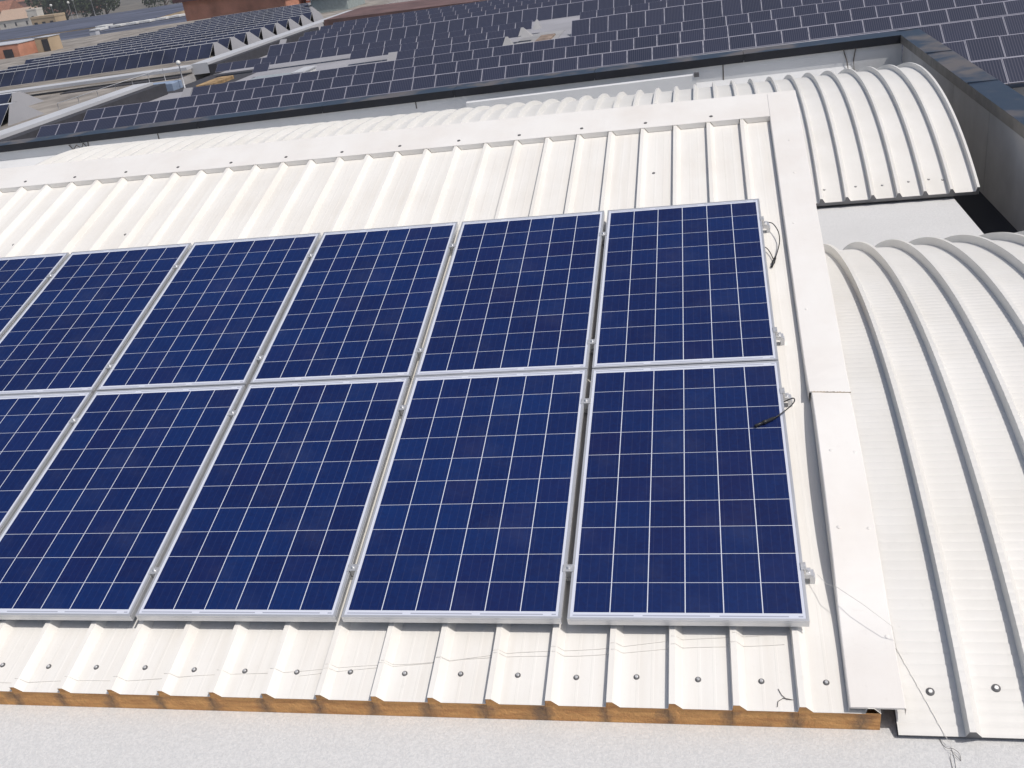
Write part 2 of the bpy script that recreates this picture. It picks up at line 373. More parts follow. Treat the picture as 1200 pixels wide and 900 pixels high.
# ---- vaulted roofs
def vault(label, cy, cz, r, x_first, nrib, xL, xR, a0, a1, crimp, pitchang, screws):
    th = thing('vaulted_roof', label, 'roof', (xR, cy, cz)); th['kind'] = 'thing'
    px = [xL]
    pr = [(xL, 0)]
    RHv = .056
    for k in range(nrib-1, -1, -1):
        b = x_first-RP*k
        for q in ((b-.006, 0), (b, RHv), (b+.022, RHv), (b+.052, 0)):
            if xL < q[0] < xR: pr.append(q)
    last = pr[-1]; pr.append((xR, last[1] if last[1] > 0 and xR-last[0] < .03 else 0))
    rows = []; n = int((a1-a0)/pitchang)
    for i in range(n+1):
        a = a0+(a1-a0)*i/n
        k = i % 4
        dr = crimp*(0, .9, 1, .9)[k]
        rr = r-RHv
        rows.append([(x-xR, -(rr+h+dr)*cos(a), (rr+h+dr)*sin(a)) for x, h in pr])
    m = MB(); m.grid(rows, smooth=False); m.build('ribbed_sheet', M['vault'], th)
    # front edge: closed ends of the ribs and thickness of the sheet
    a = a0; e = MB(); t = .028 if cy < 5 else .045
    for (x, h), (x2, h2) in zip(pr[:-1], pr[1:]):
        def P(x, rr, da=0): return (x-xR, -rr*cos(a+da), rr*sin(a+da))
        rr = r-RHv
        e.face([P(x, rr-t, .0005), P(x2, rr-t, .0005), P(x2, rr+h2-.001, .0005), P(x, rr+h-.001, .0005)])
    e.build('edge_trim', M['edge'], th)
    u = MB(); rows = []
    for i in range(25):
        b = a0+.001+(a1-a0)*i/24; rr = r-RHv-t
        rows.append([(xL-xR, -rr*cos(b), rr*sin(b)), (-.003, -rr*cos(b), rr*sin(b))])
    u.grid(rows, True); u.build('underside', M['under'], th)
    # right-hand end: thin closing strip
    s = MB(); rows = []
    for i in range(61):
        b = a0+(a1-a0)*i/60; hh = pr[-1][1]
        rows.append([(0.001, -(r-RHv-t)*cos(b), (r-RHv-t)*sin(b)), (0.001, -(r-RHv+hh)*cos(b), (r-RHv+hh)*sin(b))])
    s.grid(rows); s.build('end_strip', M['vault'], th)
    for x, y, big in screws:
        rr = r-RHv+crimp; z = cz+sqrt(rr*rr-(y-cy)**2); b = math.atan2(z-cz, -(y-cy)); 
        M4 = Matrix.Translation((x-xR, y-cy, z-cz)) @ Matrix.Rotation(pi/2-b, 4, 'X')
        screw(th, 0, 0, 0, big, M4=M4, head=big < .02)
    return th
def ang(y, cy, r): return math.acos(-(y-cy)/r)
vault('crimped white vaulted roof at the right, its ribs curving down to the front gutter', CY, CZ, CR, 2.29, 8, .295, 2.315,
      ang(-.3675, CY, CR), ang(5.14, CY, CR), .0022, .048/CR/4, [(.435, -.19, .0165), (.677, -.172, .0165), (.93, -.18, .0165), (1.18, -.18, .0165)])
C1Y, C1Z, C1R = 9.753, -5.705, 6.140
vault('smooth white vaulted roof behind the panel roof, seven ribs showing beside the dark parapet', C1Y, C1Z, C1R, 2.298, 50, -9.9, 2.322,
      ang(6.90, C1Y, C1R), ang(12.1, C1Y, C1R), .0, .02, [(.859, 7.10, .012), (1.172, 7.11, .012), (1.43, 7.10, .012), (1.688, 7.12, .012), (1.884, 7.13, .012), (2.014, 7.11, .012)])

# ---- parapet (back and right-hand side), slightly out of level like the building it belongs to
def cz_(x): return .19+.0155*(x-XP)
par = thing('parapet', 'dark blue capped parapet wall turning the corner behind the vaulted roofs', 'wall', (XP, BW, 0))
def L(p): return (p[0]-XP, p[1]-BW, p[2])
m = MB(); xs = [-17+.5*i for i in range(40)]; xs = [x for x in xs if x < XP]+[XP]
m.grid([[L((x, BW, ZG-.02)) for x in xs], [L((x, BW, cz_(x)+.02)) for x in xs]])
cove = [x for x in xs if x <= 2.0]
m.grid([[L((x, BW-.002, -.075+.010*(x-2))) for x in cove], [L((x, BW-.25, ZG+.06)) for x in cove], [L((x, BW-.45, ZG+.003)) for x in cove]])
m.build('back_wall', M['wallmem'], par)
m = MB()
def side_z(y): return .15+.0065*(y-7.16)
yy = [BW-.05-1.7*i for i in range(14)]
for a, b in zip(yy[:-1], yy[1:]): m.box(0, .06, b-BW+.005, a-BW-.005, ZF, side_z(b)+.02)
m.box(.012, .07, -22, 0, ZF-.02, .03)
m.build('side_wall', M['wallpanel'], par)
m = MB(); HC = .125
for i in range(8):       # back coping in lengths
    x1 = XP-i*2.42; x0 = x1-2.414
    a, b = cz_(x0), cz_(x1); y0, y1 = BW-.05, BW+.36
    P = [L(p) for p in ((x0, y0, a+HC), (x1, y0, b+HC), (x1, y1, b+HC+.012), (x0, y1, a+HC+.012))]
    m.face(P); m.face([P[3], P[2], L((x1, y1, b-.1)), L((x0, y1, a-.1))])
m.build('back_coping', M['cap'], par)
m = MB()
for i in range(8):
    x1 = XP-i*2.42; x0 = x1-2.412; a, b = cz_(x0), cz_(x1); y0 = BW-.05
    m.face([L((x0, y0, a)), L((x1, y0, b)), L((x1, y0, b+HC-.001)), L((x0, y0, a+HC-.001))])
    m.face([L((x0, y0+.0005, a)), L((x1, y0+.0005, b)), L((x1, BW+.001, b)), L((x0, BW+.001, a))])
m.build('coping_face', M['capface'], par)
m = MB(); xi, xo = XP-.035, XP+.30
for i in range(9):
    y1 = BW+.36-i*2.3; y0 = y1-2.294
    a, b = side_z(y0), side_z(y1)
    m.face([L((xi, y0, a+HC)), L((xo, y0, a+HC+.01)), L((xo, y1, b+HC+.01)), L((xi, y1, b+HC))])
    m.face([L((xo, y0, a-.2)), L((xo, y1, b-.2)), L((xo, y1, b+HC+.01)), L((xo, y0, a+HC+.01))])
    m.box(xi-XP, xo-.004-XP, y1-BW-.03, y1-BW, b+HC+.002, b+HC+.016)
m.build('side_coping', M['cap'], par)
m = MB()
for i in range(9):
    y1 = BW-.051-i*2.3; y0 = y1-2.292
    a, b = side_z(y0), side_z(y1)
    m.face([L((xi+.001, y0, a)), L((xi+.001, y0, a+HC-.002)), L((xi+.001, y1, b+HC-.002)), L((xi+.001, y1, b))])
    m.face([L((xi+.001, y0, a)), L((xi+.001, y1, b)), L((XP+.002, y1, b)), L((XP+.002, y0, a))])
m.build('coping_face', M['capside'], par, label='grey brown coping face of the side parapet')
# raised kerb along the back wall
kb = thing('roof_kerb', 'low grey kerb with a bright top edge along the foot of the back parapet', 'kerb', (-2.2, 13.2, ZG))
m = MB(); x0, x1 = -4.25+2.2, -.43+2.2; P = [.012-ZG, .08-ZG]
m.face([(x0, 0, 0), (x1, 0, 0), (x1, 0, P[1]), (x0, 0, P[0])]); m.face([(x0, 0, P[0]), (x1, 0, P[1]), (x1, .08, P[1]+.012), (x0, .08, P[0]+.012)])
m.face([(x0, .08, P[0]+.012), (x1, .08, P[1]+.012), (x1, .08, 0), (x0, .08, 0)])
m.face([(x1, 0, 0), (x1, .08, 0), (x1, .08, P[1]+.012), (x1, 0, P[1])]); m.face([(x0, .08, 0), (x0, 0, 0), (x0, 0, P[0]), (x0, .08, P[0]+.012)])
m.build('membrane_cover', M['wallmem'], kb)
m = MB(); m.box(x1-.03, x1+.05, -.015, .10, P[1]-.03, P[1]+.03); m.build('end_cap', M['under'], kb)
# loose wires on the back wall
def wire(name, label, cat, pts, r, mat, loc, group=None):
    m = MB(); m.tube([Vector(p)-Vector(loc) for p in pts], r, 6)
    o = m.build(name, M[mat]); o.location = loc; return tag(o, label, cat, group)
Yw = BW-.016
wire('wall_wire', 'thin dark wire hanging down the grey back wall, the kinked left one', 'wire', [(1.867, BW-.055, .185), (1.885, Yw, .12), (1.922, Yw, .02), (1.937, Yw-.06, -.10), (1.95, BW-.3, -.18), (2.0, BW-.6, -.25)], .008, 'wire_dark', (1.9, Yw, 0))
wire('wall_wire', 'thin dark wire hanging down the grey back wall, the straighter right one', 'wire', [(2.048, BW-.055, .18), (2.04, Yw, .1), (2.026, Yw, .0), (2.029, Yw-.06, -.13), (2.035, BW-.3, -.2), (2.05, BW-.6, -.25)], .008, 'wire_dark', (2.03, Yw, 0))
wire('wall_wire', 'tangled dark wire at the foot of the back wall, far left above the ridge', 'wire', [(-12.05, Yw, -.06), (-11.97, Yw-.02, -.15), (-11.88, Yw-.03, -.07), (-11.8, Yw-.01, -.14), (-11.75, Yw, -.05), (-11.67, Yw, -.16), (-11.64, Yw, -.02)], .010, 'wire_dark', (-11.85, Yw, -.1))
for x, z0, z1 in ((-10.2, -.13, -.02), (-5.22, -.05, .06), (.004, -.12, .145)):
    m = MB(); m.box(x-.009-XP, x+.009-XP, -.006, -.001, z0, z1); m.build('membrane_seam', M['wire_dark'], par)

# ================================================================== SOLAR ARRAY
def make_panel():
    p = thing('solar_panel', 'x', 'solar panel')
    fr = MB(); FW, FH, lip = .0115, .0395, .0018
    ch = .0012
    for (x0, x1, y0, y1) in ((0, PW, 0, FW), (0, PW, PL-FW, PL), (0, FW, FW, PL-FW), (PW-FW, PW, FW, PL-FW)):
        fr.box(x0, x1, y0, y1, -FH, lip-.0018)
    # flange groove along the long outside faces
    fr.box(-.0012, 0, .01, PL-.01, -.013, -.010); fr.box(PW, PW+.0012, .01, PL-.01, -.013, -.010); fr.box(.01, PW-.01, -.0012, 0, -.013, -.010)
    fr.build('frame', M['alu'], p)
    gl = MB(); gl.box(FW-.001, PW-FW+.001, FW-.001, PL-FW+.001, -.007, -.0016); gl.build('cell_sheet', M['cells'], p)
    bk = MB(); bk.box(PW/2-.06, PW/2+.06, PL-.20, PL-.10, -.03, -.0075); bk.build('junction_box', M['cable'], p)
    return p
proto = make_panel()
ordn = ['first', 'second', 'third', 'fourth', 'fifth', 'sixth']
first = True
for row in (1, 0):
    for c in range(6 if row else 5):
        o = proto if first else copy_tree(proto); first = False
        u0 = -PW-(PW+PGAP)*c; v0 = row*(PL+RGAP)
        o.location = rw(u0+random.uniform(-.002, .002), v0+random.uniform(-.002, .002), random.uniform(-.001, .001)); o.rotation_euler = (TILT, 0, radians(random.uniform(-.08, .08)))
        side = 'upper' if row else 'lower'
        if c == 0: lab = f'blue solar panel at the right end of the {side} row, black cable '+('beside it' if row else 'on it')
        elif (row, c) in ((1, 5), (0, 4)): lab = f'blue solar panel at the left end of the {side} row, cut off'
        else: lab = f'blue solar panel, {ordn[c]} from the right in the {side} row'
        o['label'] = lab; o['group'] = 'blue solar panels of the array'
VC = (.272, 1.387, 1.886, 3.002)
VN = ('lowest', 'second lowest', 'second highest', 'topmost')
def mid_clamp():
    t = thing('panel_clamp', 'x', 'clamp')
    m = MB(); m.box(-.026, .026, -.020, .020, .0008, .0048, bev=.001); m.box(-.012, .012, -.019, .019, -.038, .0006); m.build('clamp_block', M['zinc'], t)
    b = MB(); b.lathe([(.0095, .0052), (.0095, .007), (.0065, .007), (.0065, .013), (.005, .0145)], seg=8); b.build('bolt', M['alu'], t)
    r = MB(); r.box(-.07, .07, -.02, .02, -.0636, -.042); r.build('rail_foot', M['alu'], t)
    return t
def end_clamp():
    t = thing('panel_clamp', 'x', 'clamp')
    m = MB(); m.box(-.010, .012, -.02, .02, .0008, .0046); m.box(.003, .012, -.02, .02, -.038, .0008); m.box(.012, .034, -.02, .02, -.038, -.033); m.build('clamp_block', M['zinc'], t)
    b = MB(); b.lathe([(.008, -.033), (.008, -.030), (.0065, -.030), (.0065, -.022), (.005, -.020)], (.023, 0, 0), 8); b.build('bolt', M['alu'], t)
    r = MB(); r.box(-.08, .046, -.018, .018, -.060, -.040, bev=.002); r.box(.03, .052, -.016, .016, -.0999, -.060); r.build('rail_foot', M['alu'], t)
    return t
mc, ec = mid_clamp(), end_clamp(); u1 = u2 = True
for c in range(5):
    for j, v in enumerate(VC):
        if c == 4 and j < 2: continue
        o = mc if u1 else copy_tree(mc); u1 = False
        o.location = rw(-PW-PGAP/2-(PW+PGAP)*c, v+random.uniform(-.012, .012), 0); o.rotation_euler = (TILT, 0, 0)
        tag(o, f'{VN[j]} silver clamp in the {ordn[c]} panel gap from the right', group='silver panel clamps')
for j, v in enumerate(VC):
    o = ec if u2 else copy_tree(ec); u2 = False
    o.location = rw(.0005, (.277, 1.407, 1.912, 3.06)[j], 0); o.rotation_euler = (TILT, 0, 0)
    tag(o, f'{VN[j]} silver end clamp on the right edge of the panel array', group='silver panel clamps')
# cables at the right edge
def smooth(pts, n=6):
    P = [Vector(p) for p in pts]; out = []
    for i in range(len(P)-1):
        p0, p1, p2, p3 = P[max(i-1, 0)], P[i], P[i+1], P[min(i+2, len(P)-1)]
        for k in range(n):
            t = k/n; out.append(.5*((2*p1)+(-p0+p2)*t+(2*p0-5*p1+4*p2-p3)*t*t+(-p0+3*p1-3*p2+p3)*t**3))
    return out+[P[-1]]
def cable(label, base, pts, con, r=.0032, second=None):
    t = thing('panel_cable', label, 'cable', rw(*base), (TILT, 0, 0), 'black panel cables')
    q = lambda L: [Vector(p)-Vector(base) for p in L]
    m = MB(); m.tube(smooth(q(pts)), r, 8)
    if second: m.tube(smooth(q(second)), r*.9, 8)
    m.build('wire', M['cable'], t)
    a, b = q(con); dd = b-a
    k = MB(); k.tube([a, a+dd*.1, a+dd*.12, a+dd*.45, a+dd*.47, a+dd*.6, a+dd*.62, b], .01, 10, taper=[.0055, .0055, .0085, .0085, .0105, .0105, .0075, .0075]); k.build('connector', M['cable'], t)
    return t
cable('black cable loop hanging beside the upper right panel, its plug pointing down the roof', (.05, 2.9, -.08),
      [(-.03, 3.10, -.06), (.02, 3.10, -.055), (.052, 3.10, -.058), (.075, 3.06, -.05), (.098, 2.975, -.055), (.098, 2.885, -.07), (.078, 2.79, -.078), (.062, 2.735, -.084)], [(.064, 2.745, -.084), (.034, 2.645, -.088)],
      second=[(-.04, 2.86, -.06), (.012, 2.84, -.075), (.034, 2.795, -.082), (.044, 2.75, -.086), (.05, 2.72, -.087)])
cable('black cable bent over the edge of the lower right panel, plug on the glass', (0, 1.25, 0),
      [(-.02, 1.37, -.06), (.03, 1.37, -.03), (.052, 1.345, .002), (.052, 1.305, .018), (.030, 1.265, .022), (-.016, 1.222, .016), (-.05, 1.197, .011)], [(-.045, 1.20, .0112), (-.15, 1.142, .0105)])
# pale strings
def on_roof(u, v, dz=.002):
    k = math.floor((u+.0725)/RP); x = u+.0725-RP*k
    n = 0
    if x < .005: n = RH*x/.005
    elif x < .029: n = RH
    elif x < .058: n = RH*(1-(x-.029)/.029)
    return rw(u, v, -H+n+dz)
def vline(u, pts):
    for (a, b), (c, e) in zip(pts[:-1], pts[1:]):
        if a >= u >= c: return b+(e-b)*(a-u)/(a-c)
    return pts[-1][1]
def roof_string(label, key):
    us = []
    u = key[0][0]
    while u > key[-1][0]: us.append(u); u -= .012
    pts = [on_roof(u, vline(u, key)+.004*sin(u*9), .002) for u in us]
    out = []
    for i, p in enumerate(pts):   # string drapes: skip steep dips at the near-vertical rib faces
        out.append(p)
    m = MB(); m.tube([p-pts[0] for p in out], .0011, 5); o = m.build('string', M['string']); o.location = pts[0]
    return tag(o, label, 'string')
roof_string('thin pale string draped across the roof ribs from the array corner to the far left', [(-.02, .02), (-.16, .0), (-.51, -.035), (-.87, -.079), (-1.24, -.112), (-1.69, -.17), (-2.27, -.222), (-3.0, -.28), (-3.53, -.305), (-4.6, -.31)])
roof_string('shorter pale string lying just below the longer one in the middle of the eave', [(-.10, -.045), (-.51, -.075), (-.95, -.115), (-1.46, -.142), (-1.9, -.205), (-2.2, -.24)])
sp_ = [rw(.06, .262, -.035), rw(.09, .20, -.02), rw(.125, .153, .02), rw(.215, .06, .03), rw(.315, -.033, .012)]
for y in (-.03, -.08, -.13, -.18, -.23, -.28, -.33, -.366):
    x = .335+(.47-.335)*((-.03-y)/.336); sp_.append(Vector((x, y, vault_z(y)+.006)))
sp_ += [Vector((.474, -.376, -.25)), Vector((.478, -.375, ZM+.004)), Vector((.478, -.43, ZM+.003)), Vector((.470, -.50, ZM+.003)), Vector((.466, -.6, ZM+.003))]
m = MB(); m.tube([p-sp_[0] for p in sp_], .0012, 5); o = m.build('string', M['string']); o.location = sp_[0]
tag(o, 'thin pale string running from the lowest end clamp over the vaulted roof to the gutter', 'string')
z = ZM+.003
wire('wire_scrap', 'curl of thin brown wire lying on the gritty gutter at lower right', 'wire', smooth([(.443, -.335, z), (.452, -.37, z), (.463, -.392, z+.01), (.48, -.395, z+.012), (.498, -.41, z+.004), (.497, -.44, z)])+[Vector((.468, -.40, z+.012)), Vector((.462, -.43, z)), Vector((.459, -.5, z))], .0009, 'wire_dark', (.46, -.4, z))
tw = [rw(u, v, -H+.004) for u, v in ((-.14, -.256), (-.129, -.282), (-.111, -.301), (-.085, -.303), (-.11, -.298), (-.125, -.297), (-.145, -.311), (-.149, -.335))]
wire('wire_scrap', 'small brown wire scrap on the white roof by the eave, near the right corner', 'wire', tw, .0013, 'wire_dark', tw[3])

# ================================================================== BEYOND THE PARAPET
def stripes(name, frame=True):
    m, nt, bs = newmat(name)
    t = N(nt, 'TexCoord'); sp = N(nt, 'SeparateXYZ'); nt.links.new(t.outputs['Object'], sp.inputs[0])
    x, y = sp.outputs[0], sp.outputs[1]
    f = math_(nt, 'FRACT', math_(nt, 'MULTIPLY', x, 13.0)); st = math_(nt, 'GREATER_THAN', f, .66)
    oi = N(nt, 'ObjectInfo')
    base = mixc(nt, oi.outputs['Random'], (.016, .022, .048), (.024, .030, .062))
    n = noise(nt, coords(nt), .8, 4)
    base = mixc(nt, math_(nt, 'MULTIPLY', n, .3), base, (.032, .030, .045))
    c = mixc(nt, math_(nt, 'MULTIPLY', st, .7), base, (.082, .086, .115))
    if frame:
        g = N(nt, 'TexCoord'); gs = N(nt, 'SeparateXYZ'); nt.links.new(g.outputs['Generated'], gs.inputs[0])
        ex = math_(nt, 'GREATER_THAN', math_(nt, 'ABSOLUTE', math_(nt, 'SUBTRACT', x, .4925)), .4925-.017)
        ey = math_(nt, 'GREATER_THAN', math_(nt, 'ABSOLUTE', math_(nt, 'SUBTRACT', gs.outputs[1], .5)), .5-.026)
        c = mixc(nt, math_(nt, 'MAXIMUM', ex, ey), c, (.31, .31, .37))
    nt.links.new(c, bs.inputs['Base Color']); bs.inputs['Roughness'].default_value = .4; bs.inputs['Specular IOR Level'].default_value = .3
    return m
M['bgpanel'] = stripes('striped_dark_panel'); M['pframe'] = plain('pale_panel_frame', (.31, .31, .37), .5, var=.03); M['bgpanel2'] = stripes('striped_far_panel', False); M['ridgepanel'] = plain('dark_ridge_panel', (.025, .031, .064), .4, var=.2, vscale=.5)
M['bgroof'] = plain('pale_grey_roof', (.34, .34, .37), .85, var=.1, vscale=.3)
M['bgcoping'] = plain('pale_zinc_coping', (.56, .57, .60), .5, var=.06, vscale=.3)
M['bgdark'] = plain('dark_gutter', (.05, .05, .06), .8)
M['gravel'] = plain('roof_gravel', (.34, .31, .28), .95, var=.25, vscale=.5)
M['skylight'] = plain('grey_skylight_sheet', (.30, .30, .32), .6, var=.06, vscale=.4)
ZR = -.72      # roof sheet below the panels' top edges
bld = thing('factory_roof', 'wide flat factory roof beyond the blue parapet, covered with rows of dark striped panels', 'building', (0, 34, BGZ(0)))
bld['kind'] = 'thing'
m = MB()
X0, X1, Y0, Y1 = -31.0, 46.0, 26.0, 78.0
def Lb(x, y, dz): return (x, y-34, BGZ(x)-BGZ(0)+dz)
m.face([Lb(X0, Y0, ZR), Lb(X1, Y0, ZR), Lb(X1, Y1, ZR), Lb(X0, Y1, ZR)])
m.build('roof_sheet', M['bgroof'], bld)
for (a, b) in (((X0, Y0), (X1, Y0)), ((X1, Y0), (X1, Y1)), ((X1, Y1), (X0, Y1)), ((X0, Y1), (X0, Y0))):
    m = MB(); m.face([Lb(*a, -12), Lb(*b, -12), Lb(*b, ZR-.005), Lb(*a, ZR-.005)]); m.build('wall', M['wallpanel'], bld)
def slab(mm, x0, x1, y0, y1, d0, d1, fn=Lb):
    P = [fn(x0, y0, d0), fn(x1, y0, d0), fn(x1, y1, d0), fn(x0, y1, d0), fn(x0, y0, d1), fn(x1, y0, d1), fn(x1, y1, d1), fn(x0, y1, d1)]
    b = len(mm.v); mm.v += P
    for q in ((0, 3, 2, 1), (4, 5, 6, 7), (0, 1, 5, 4), (1, 2, 6, 5), (2, 3, 7, 6), (3, 0, 4, 7)): mm.f.append(tuple(b+i for i in q)); mm.sm.append(False)
m = MB(); slab(m, -32.3, -31.1, 30, 50.2, -.6, .05); m.build('eave_coping', M['bgcoping'], bld)
m = MB(); slab(m, -32.5, -31.3, 57.7, 90, -.6, .05); m.build('eave_coping', M['bgcoping'], bld)
m = MB(); slab(m, -31.09, -30.35, 30, 50.2, ZR, -.10); m.build('eave_gutter', M['bgdark'], bld)
m = MB(); slab(m, -31.29, -30.7, 57.7, 77, ZR, -.10); m.build('eave_gutter', M['bgdark'], bld)
m = MB(); slab(m, -31.0, -27.0, 50.5, 57.3, ZR, ZR+.02); m.build('roof_pit', M['bgdark'], bld)
cells = []
def addrow(yt, L, off, xa, xb, holes=()):
    k = math.floor(xa-off)
    while k+off < xb:
        x = k+off
        if x > xa-1e-3 and not any(h0 <= x+.5 <= h1 for h0, h1 in holes): cells.append((x, yt, L))
        k += 1
SH_, TL = .76, 1.40
addrow(26.6, 1.0, .77, 6, 20)
addrow(30.4, 1.0, .68, 5, 20)
addrow(34.35, 1.0, .79, 3, 22)
addrow(38.05, SH_, .77, -30.6, 22)
addrow(41.85, SH_, .83, -30.6, 24)
addrow(45.4, SH_, .86, -30.6, 25, [(-29.9, -26.5)])
addrow(49.2, SH_, .90, -29.6, -10.4, [(-29.6, -16.5)])
addrow(52.8, SH_, .12, -28.6, -10.2, [(-28.6, -26.2), (-25.0, -20.0)])
addrow(56.1, SH_, .2, -30.6, -9.8)
addrow(53.0, TL, .85, -7.6, 29)
addrow(57.0, SH_, .87, -7.9, 30)
addrow(64.3, TL, .33, -30.4, 34)
addrow(68.0, SH_, .1, -29.6, 36)
addrow(71.7, SH_, .1, -30.2, 37)
addrow(75.4, SH_, .1, -30.2, 39)
addrow(77.6, SH_, .4, -30.2, 39)
cells = [c for c in cells if c[0] > -30.8 and c[0] < .50*(c[1]+3.3)-.2 and c[0] > -.80*(c[1]+3.3)]
pm = {}
WP = .985
def bgmesh(L):
    if L not in pm:
        b = MB(); b.box(0, WP, 0, L, -.04, 0); pm[L] = b.mesh('striped_panel', M['bgpanel'])
    return pm[L]
PT = radians(32)
cells.sort(key=lambda c: sqrt((c[0]+.336)**2+(c[1]+3.27)**2)/(1.7 if c[2] > 1 else 1))
rotb = math.atan(.018)
def prow(yt, L): return yt-L*cos(PT), -L*sin(PT)
for x, yt, Lp in cells[:290]:
    o = bpy.data.objects.new('striped_panel', bgmesh(Lp)); COL.objects.link(o)
    yb, dz = prow(yt, Lp)
    o.location = (x, yb, BGZ(x)+dz+random.uniform(-.008, .008)); o.rotation_euler = (PT, -rotb, 0)
    far = 'tall' if Lp > 1 else 'short'
    tag(o, f'{far} dark striped panel tilted up on the factory roof beyond the parapet', 'striped panel', far+' dark panels on the factory roof')
st = MB(); nst = []
def tq(x, w_, yt, Lp, a, b, off):
    z = BGZ(x); nx, nz = -sin(PT)*off, cos(PT)*off
    P = []
    for (xx, t) in ((x, a), (x+w_, a), (x+w_, b), (x, b)):
        P.append((xx, yt-Lp*cos(PT)*(1-t)+nx, BGZ(xx)-Lp*sin(PT)*(1-t)+nz))
    st.face(P)
for x, yt, Lp in cells[290:]:
    tq(x, WP, yt, Lp, 0, 1, 0); nst.append(0)
    tq(x+.017, WP-.034, yt, Lp, .026, .974, .012); nst.append(1)
o = st.build('distant_striped_panels', M['pframe']); o.data.materials.append(M['bgpanel2']); o.data.polygons.foreach_set('material_index', nst); tag(o, 'farthest rows of dark panels on the factory roof', 'striped panels', kind='stuff')
for yt, xe, Lp in ((45.4, -26.2, .8), (49.2, -16.1, .8), (68.0, -29.9, .8)):
    m = MB(); M4 = Matrix.Translation((xe, yt-34-Lp*cos(PT), BGZ(xe)-BGZ(0)-Lp*sin(PT))) @ Matrix.Rotation(PT, 4, 'X')
    m.box(-.5, 0, 0, Lp, -.05, 0, M4); m.build('row_end_cheek', M['skylight'], bld)
M['bare'] = plain('pale_bare_sheet', (.34, .34, .35), .8, var=.1, vscale=.8)
m = MB(); slab(m, -10.2, -7.9, 46, 55.5, ZR+.003, ZR+.03); m.build('bare_roof_strip', M['bare'], bld)
for (xa, xb, xt, y) in ((-10.35, -9.75, -10.2, 49.1), (-10.1, -9.3, -9.95, 52.7), (-9.75, -9.3, -9.6, 56.0)):
    m = MB(); m.face([(xa, y-34-.62, BGZ(xa)-BGZ(0)-.45), (xb, y-34-.62, BGZ(xa)-BGZ(0)-.45), (xt+.12, y-34, BGZ(xa)-BGZ(0)+.02), (xt, y-34, BGZ(xa)-BGZ(0)+.02)])
    m.face([(xb, y-34-.62, BGZ(xa)-BGZ(0)-.45), (xb, y-34, BGZ(xa)-BGZ(0)-.45), (xt+.12, y-34, BGZ(xa)-BGZ(0)+.02)])
    m.build('row_end_cheek', M['bare'], bld)
m = MB(); slab(m, -9.0, -8.2, 49.5, 53.5, ZR+.031, ZR+.12); m.build('rusty_board', plain('rusty_board', (.33, .25, .2), .9, var=.3, vscale=2), bld)
def boxthing(name, label, cat, x, y, w_, d_, h, mat, z=None, lid=None):
    zz = BGZ(x)-.7 if z is None else z
    t = thing(name, label, cat, (x, y, zz)); b = MB(); b.box(-w_/2, w_/2, -d_/2, d_/2, 0, h, bev=min(w_, d_, h)*.06); b.build('body', mat, t)
    if lid: b2 = MB(); b2.box(-w_/2-.05, w_/2+.05, -d_/2-.05, d_/2+.05, h+.002, h+.06); b2.build('lid', lid, t)
    return t
boxthing('roof_vent', 'white box vent at the end of the pale strip among the dark roof panels', 'vent', -21.1, 48.2, .6, 2.0, .5, plain('white_box', (.72, .72, .70), .5), lid=M['bgcoping'])
boxthing('roof_hatch', 'greyish glazed hatch on the pale strip beside the white vent', 'hatch', -23.0, 48.2, 2.6, 2.4, .3, plain('cloudy_glazing', (.36, .39, .41), .3), lid=plain('cloudy_glazing_lid', (.42, .45, .47), .25))
boxthing('rust_patch_cover', 'orange rusty cover on the pale strip at the left of the factory roof', 'cover', -28.2, 52.0, 1.0, 3.0, .2, plain('rusty_sheet', (.48, .32, .16), .8, var=.3, vscale=2))
boxthing('roof_tank', 'blue grey box unit in the notch of the factory roof edge', 'tank', -31.6, 52.0, 2.0, 1.2, .45, plain('blue_grey_sheet', (.30, .38, .52), .4))
def lamp(name, label, x, y, z, h, head=.28):
    t = thing(name, label, 'lamp', (x, y, z)); b = MB(); b.tube([(0, 0, 0), (0, 0, h)], .05, 8, taper=[head*.28, head*.2]); b.build('pole', M['bgcoping'], t)
    b = MB(); b.lathe([(head*.3, 0), (head*.9, head*.4), (head, head), (head*.8, head*1.6), (head*.3, head*1.9)], (0, 0, h), 10); b.build('lamp_head', plain('white_lamp', (.8, .8, .78), .4), t)
    return t
lamp('roof_lamp', 'white headed post at the notch of the factory roof edge', -30.2, 52.0, BGZ(-30)-.7, 1.3, .14)

# second roof to the left: gravel, coping, hipped skylights, panel rows
b2 = thing('gravel_roof', 'gravel covered roof with pale copings left of the factory roof', 'building', (-46, 60, BGZ(-46)))
def L2(x, y, dz): return (x+46, y-60, BGZ(x)-BGZ(-46)+dz)
b2['kind'] = 'thing'
m = MB(); m.face([L2(-90, 38, -.5), L2(-32.4, 38, -.5), L2(-32.4, 128, -.5), L2(-90, 128, -.5)]); m.build('roof_sheet', M['gravel'], b2)
m = MB(); slab(m, -66, -32.4, 56.9, 58.3, -.18, .0, L2); m.build('cross_coping', M['bgcoping'], b2)
m = MB(); slab(m, -90, -32.4, 38, 128, -12, -.51, L2); m.build('wall', M['wallpanel'], b2)
m = MB(); slab(m, -66, -44.5, 55.6, 56.89, -.5, -.44, L2); m.build('roof_gutter', M['bgdark'], b2)
m = MB(); slab(m, -41, -32.5, 55.8, 56.89, -.5, -.44, L2); m.build('roof_gutter', M['bgdark'], b2)
m = MB(); slab(m, -66, -37.6, 59.5, 66.6, -.499, -.47, L2); m.build('ballast_strip', plain('brown_ballast', (.30, .27, .235), .95, var=.3, vscale=.9, vstretch=(.3, 1.4, 1)), b2)
m = MB(); slab(m, -66, -60.5, 44, 55, -.499, -.46, L2); m.build('ballast_strip', M['bgdark'], b2)
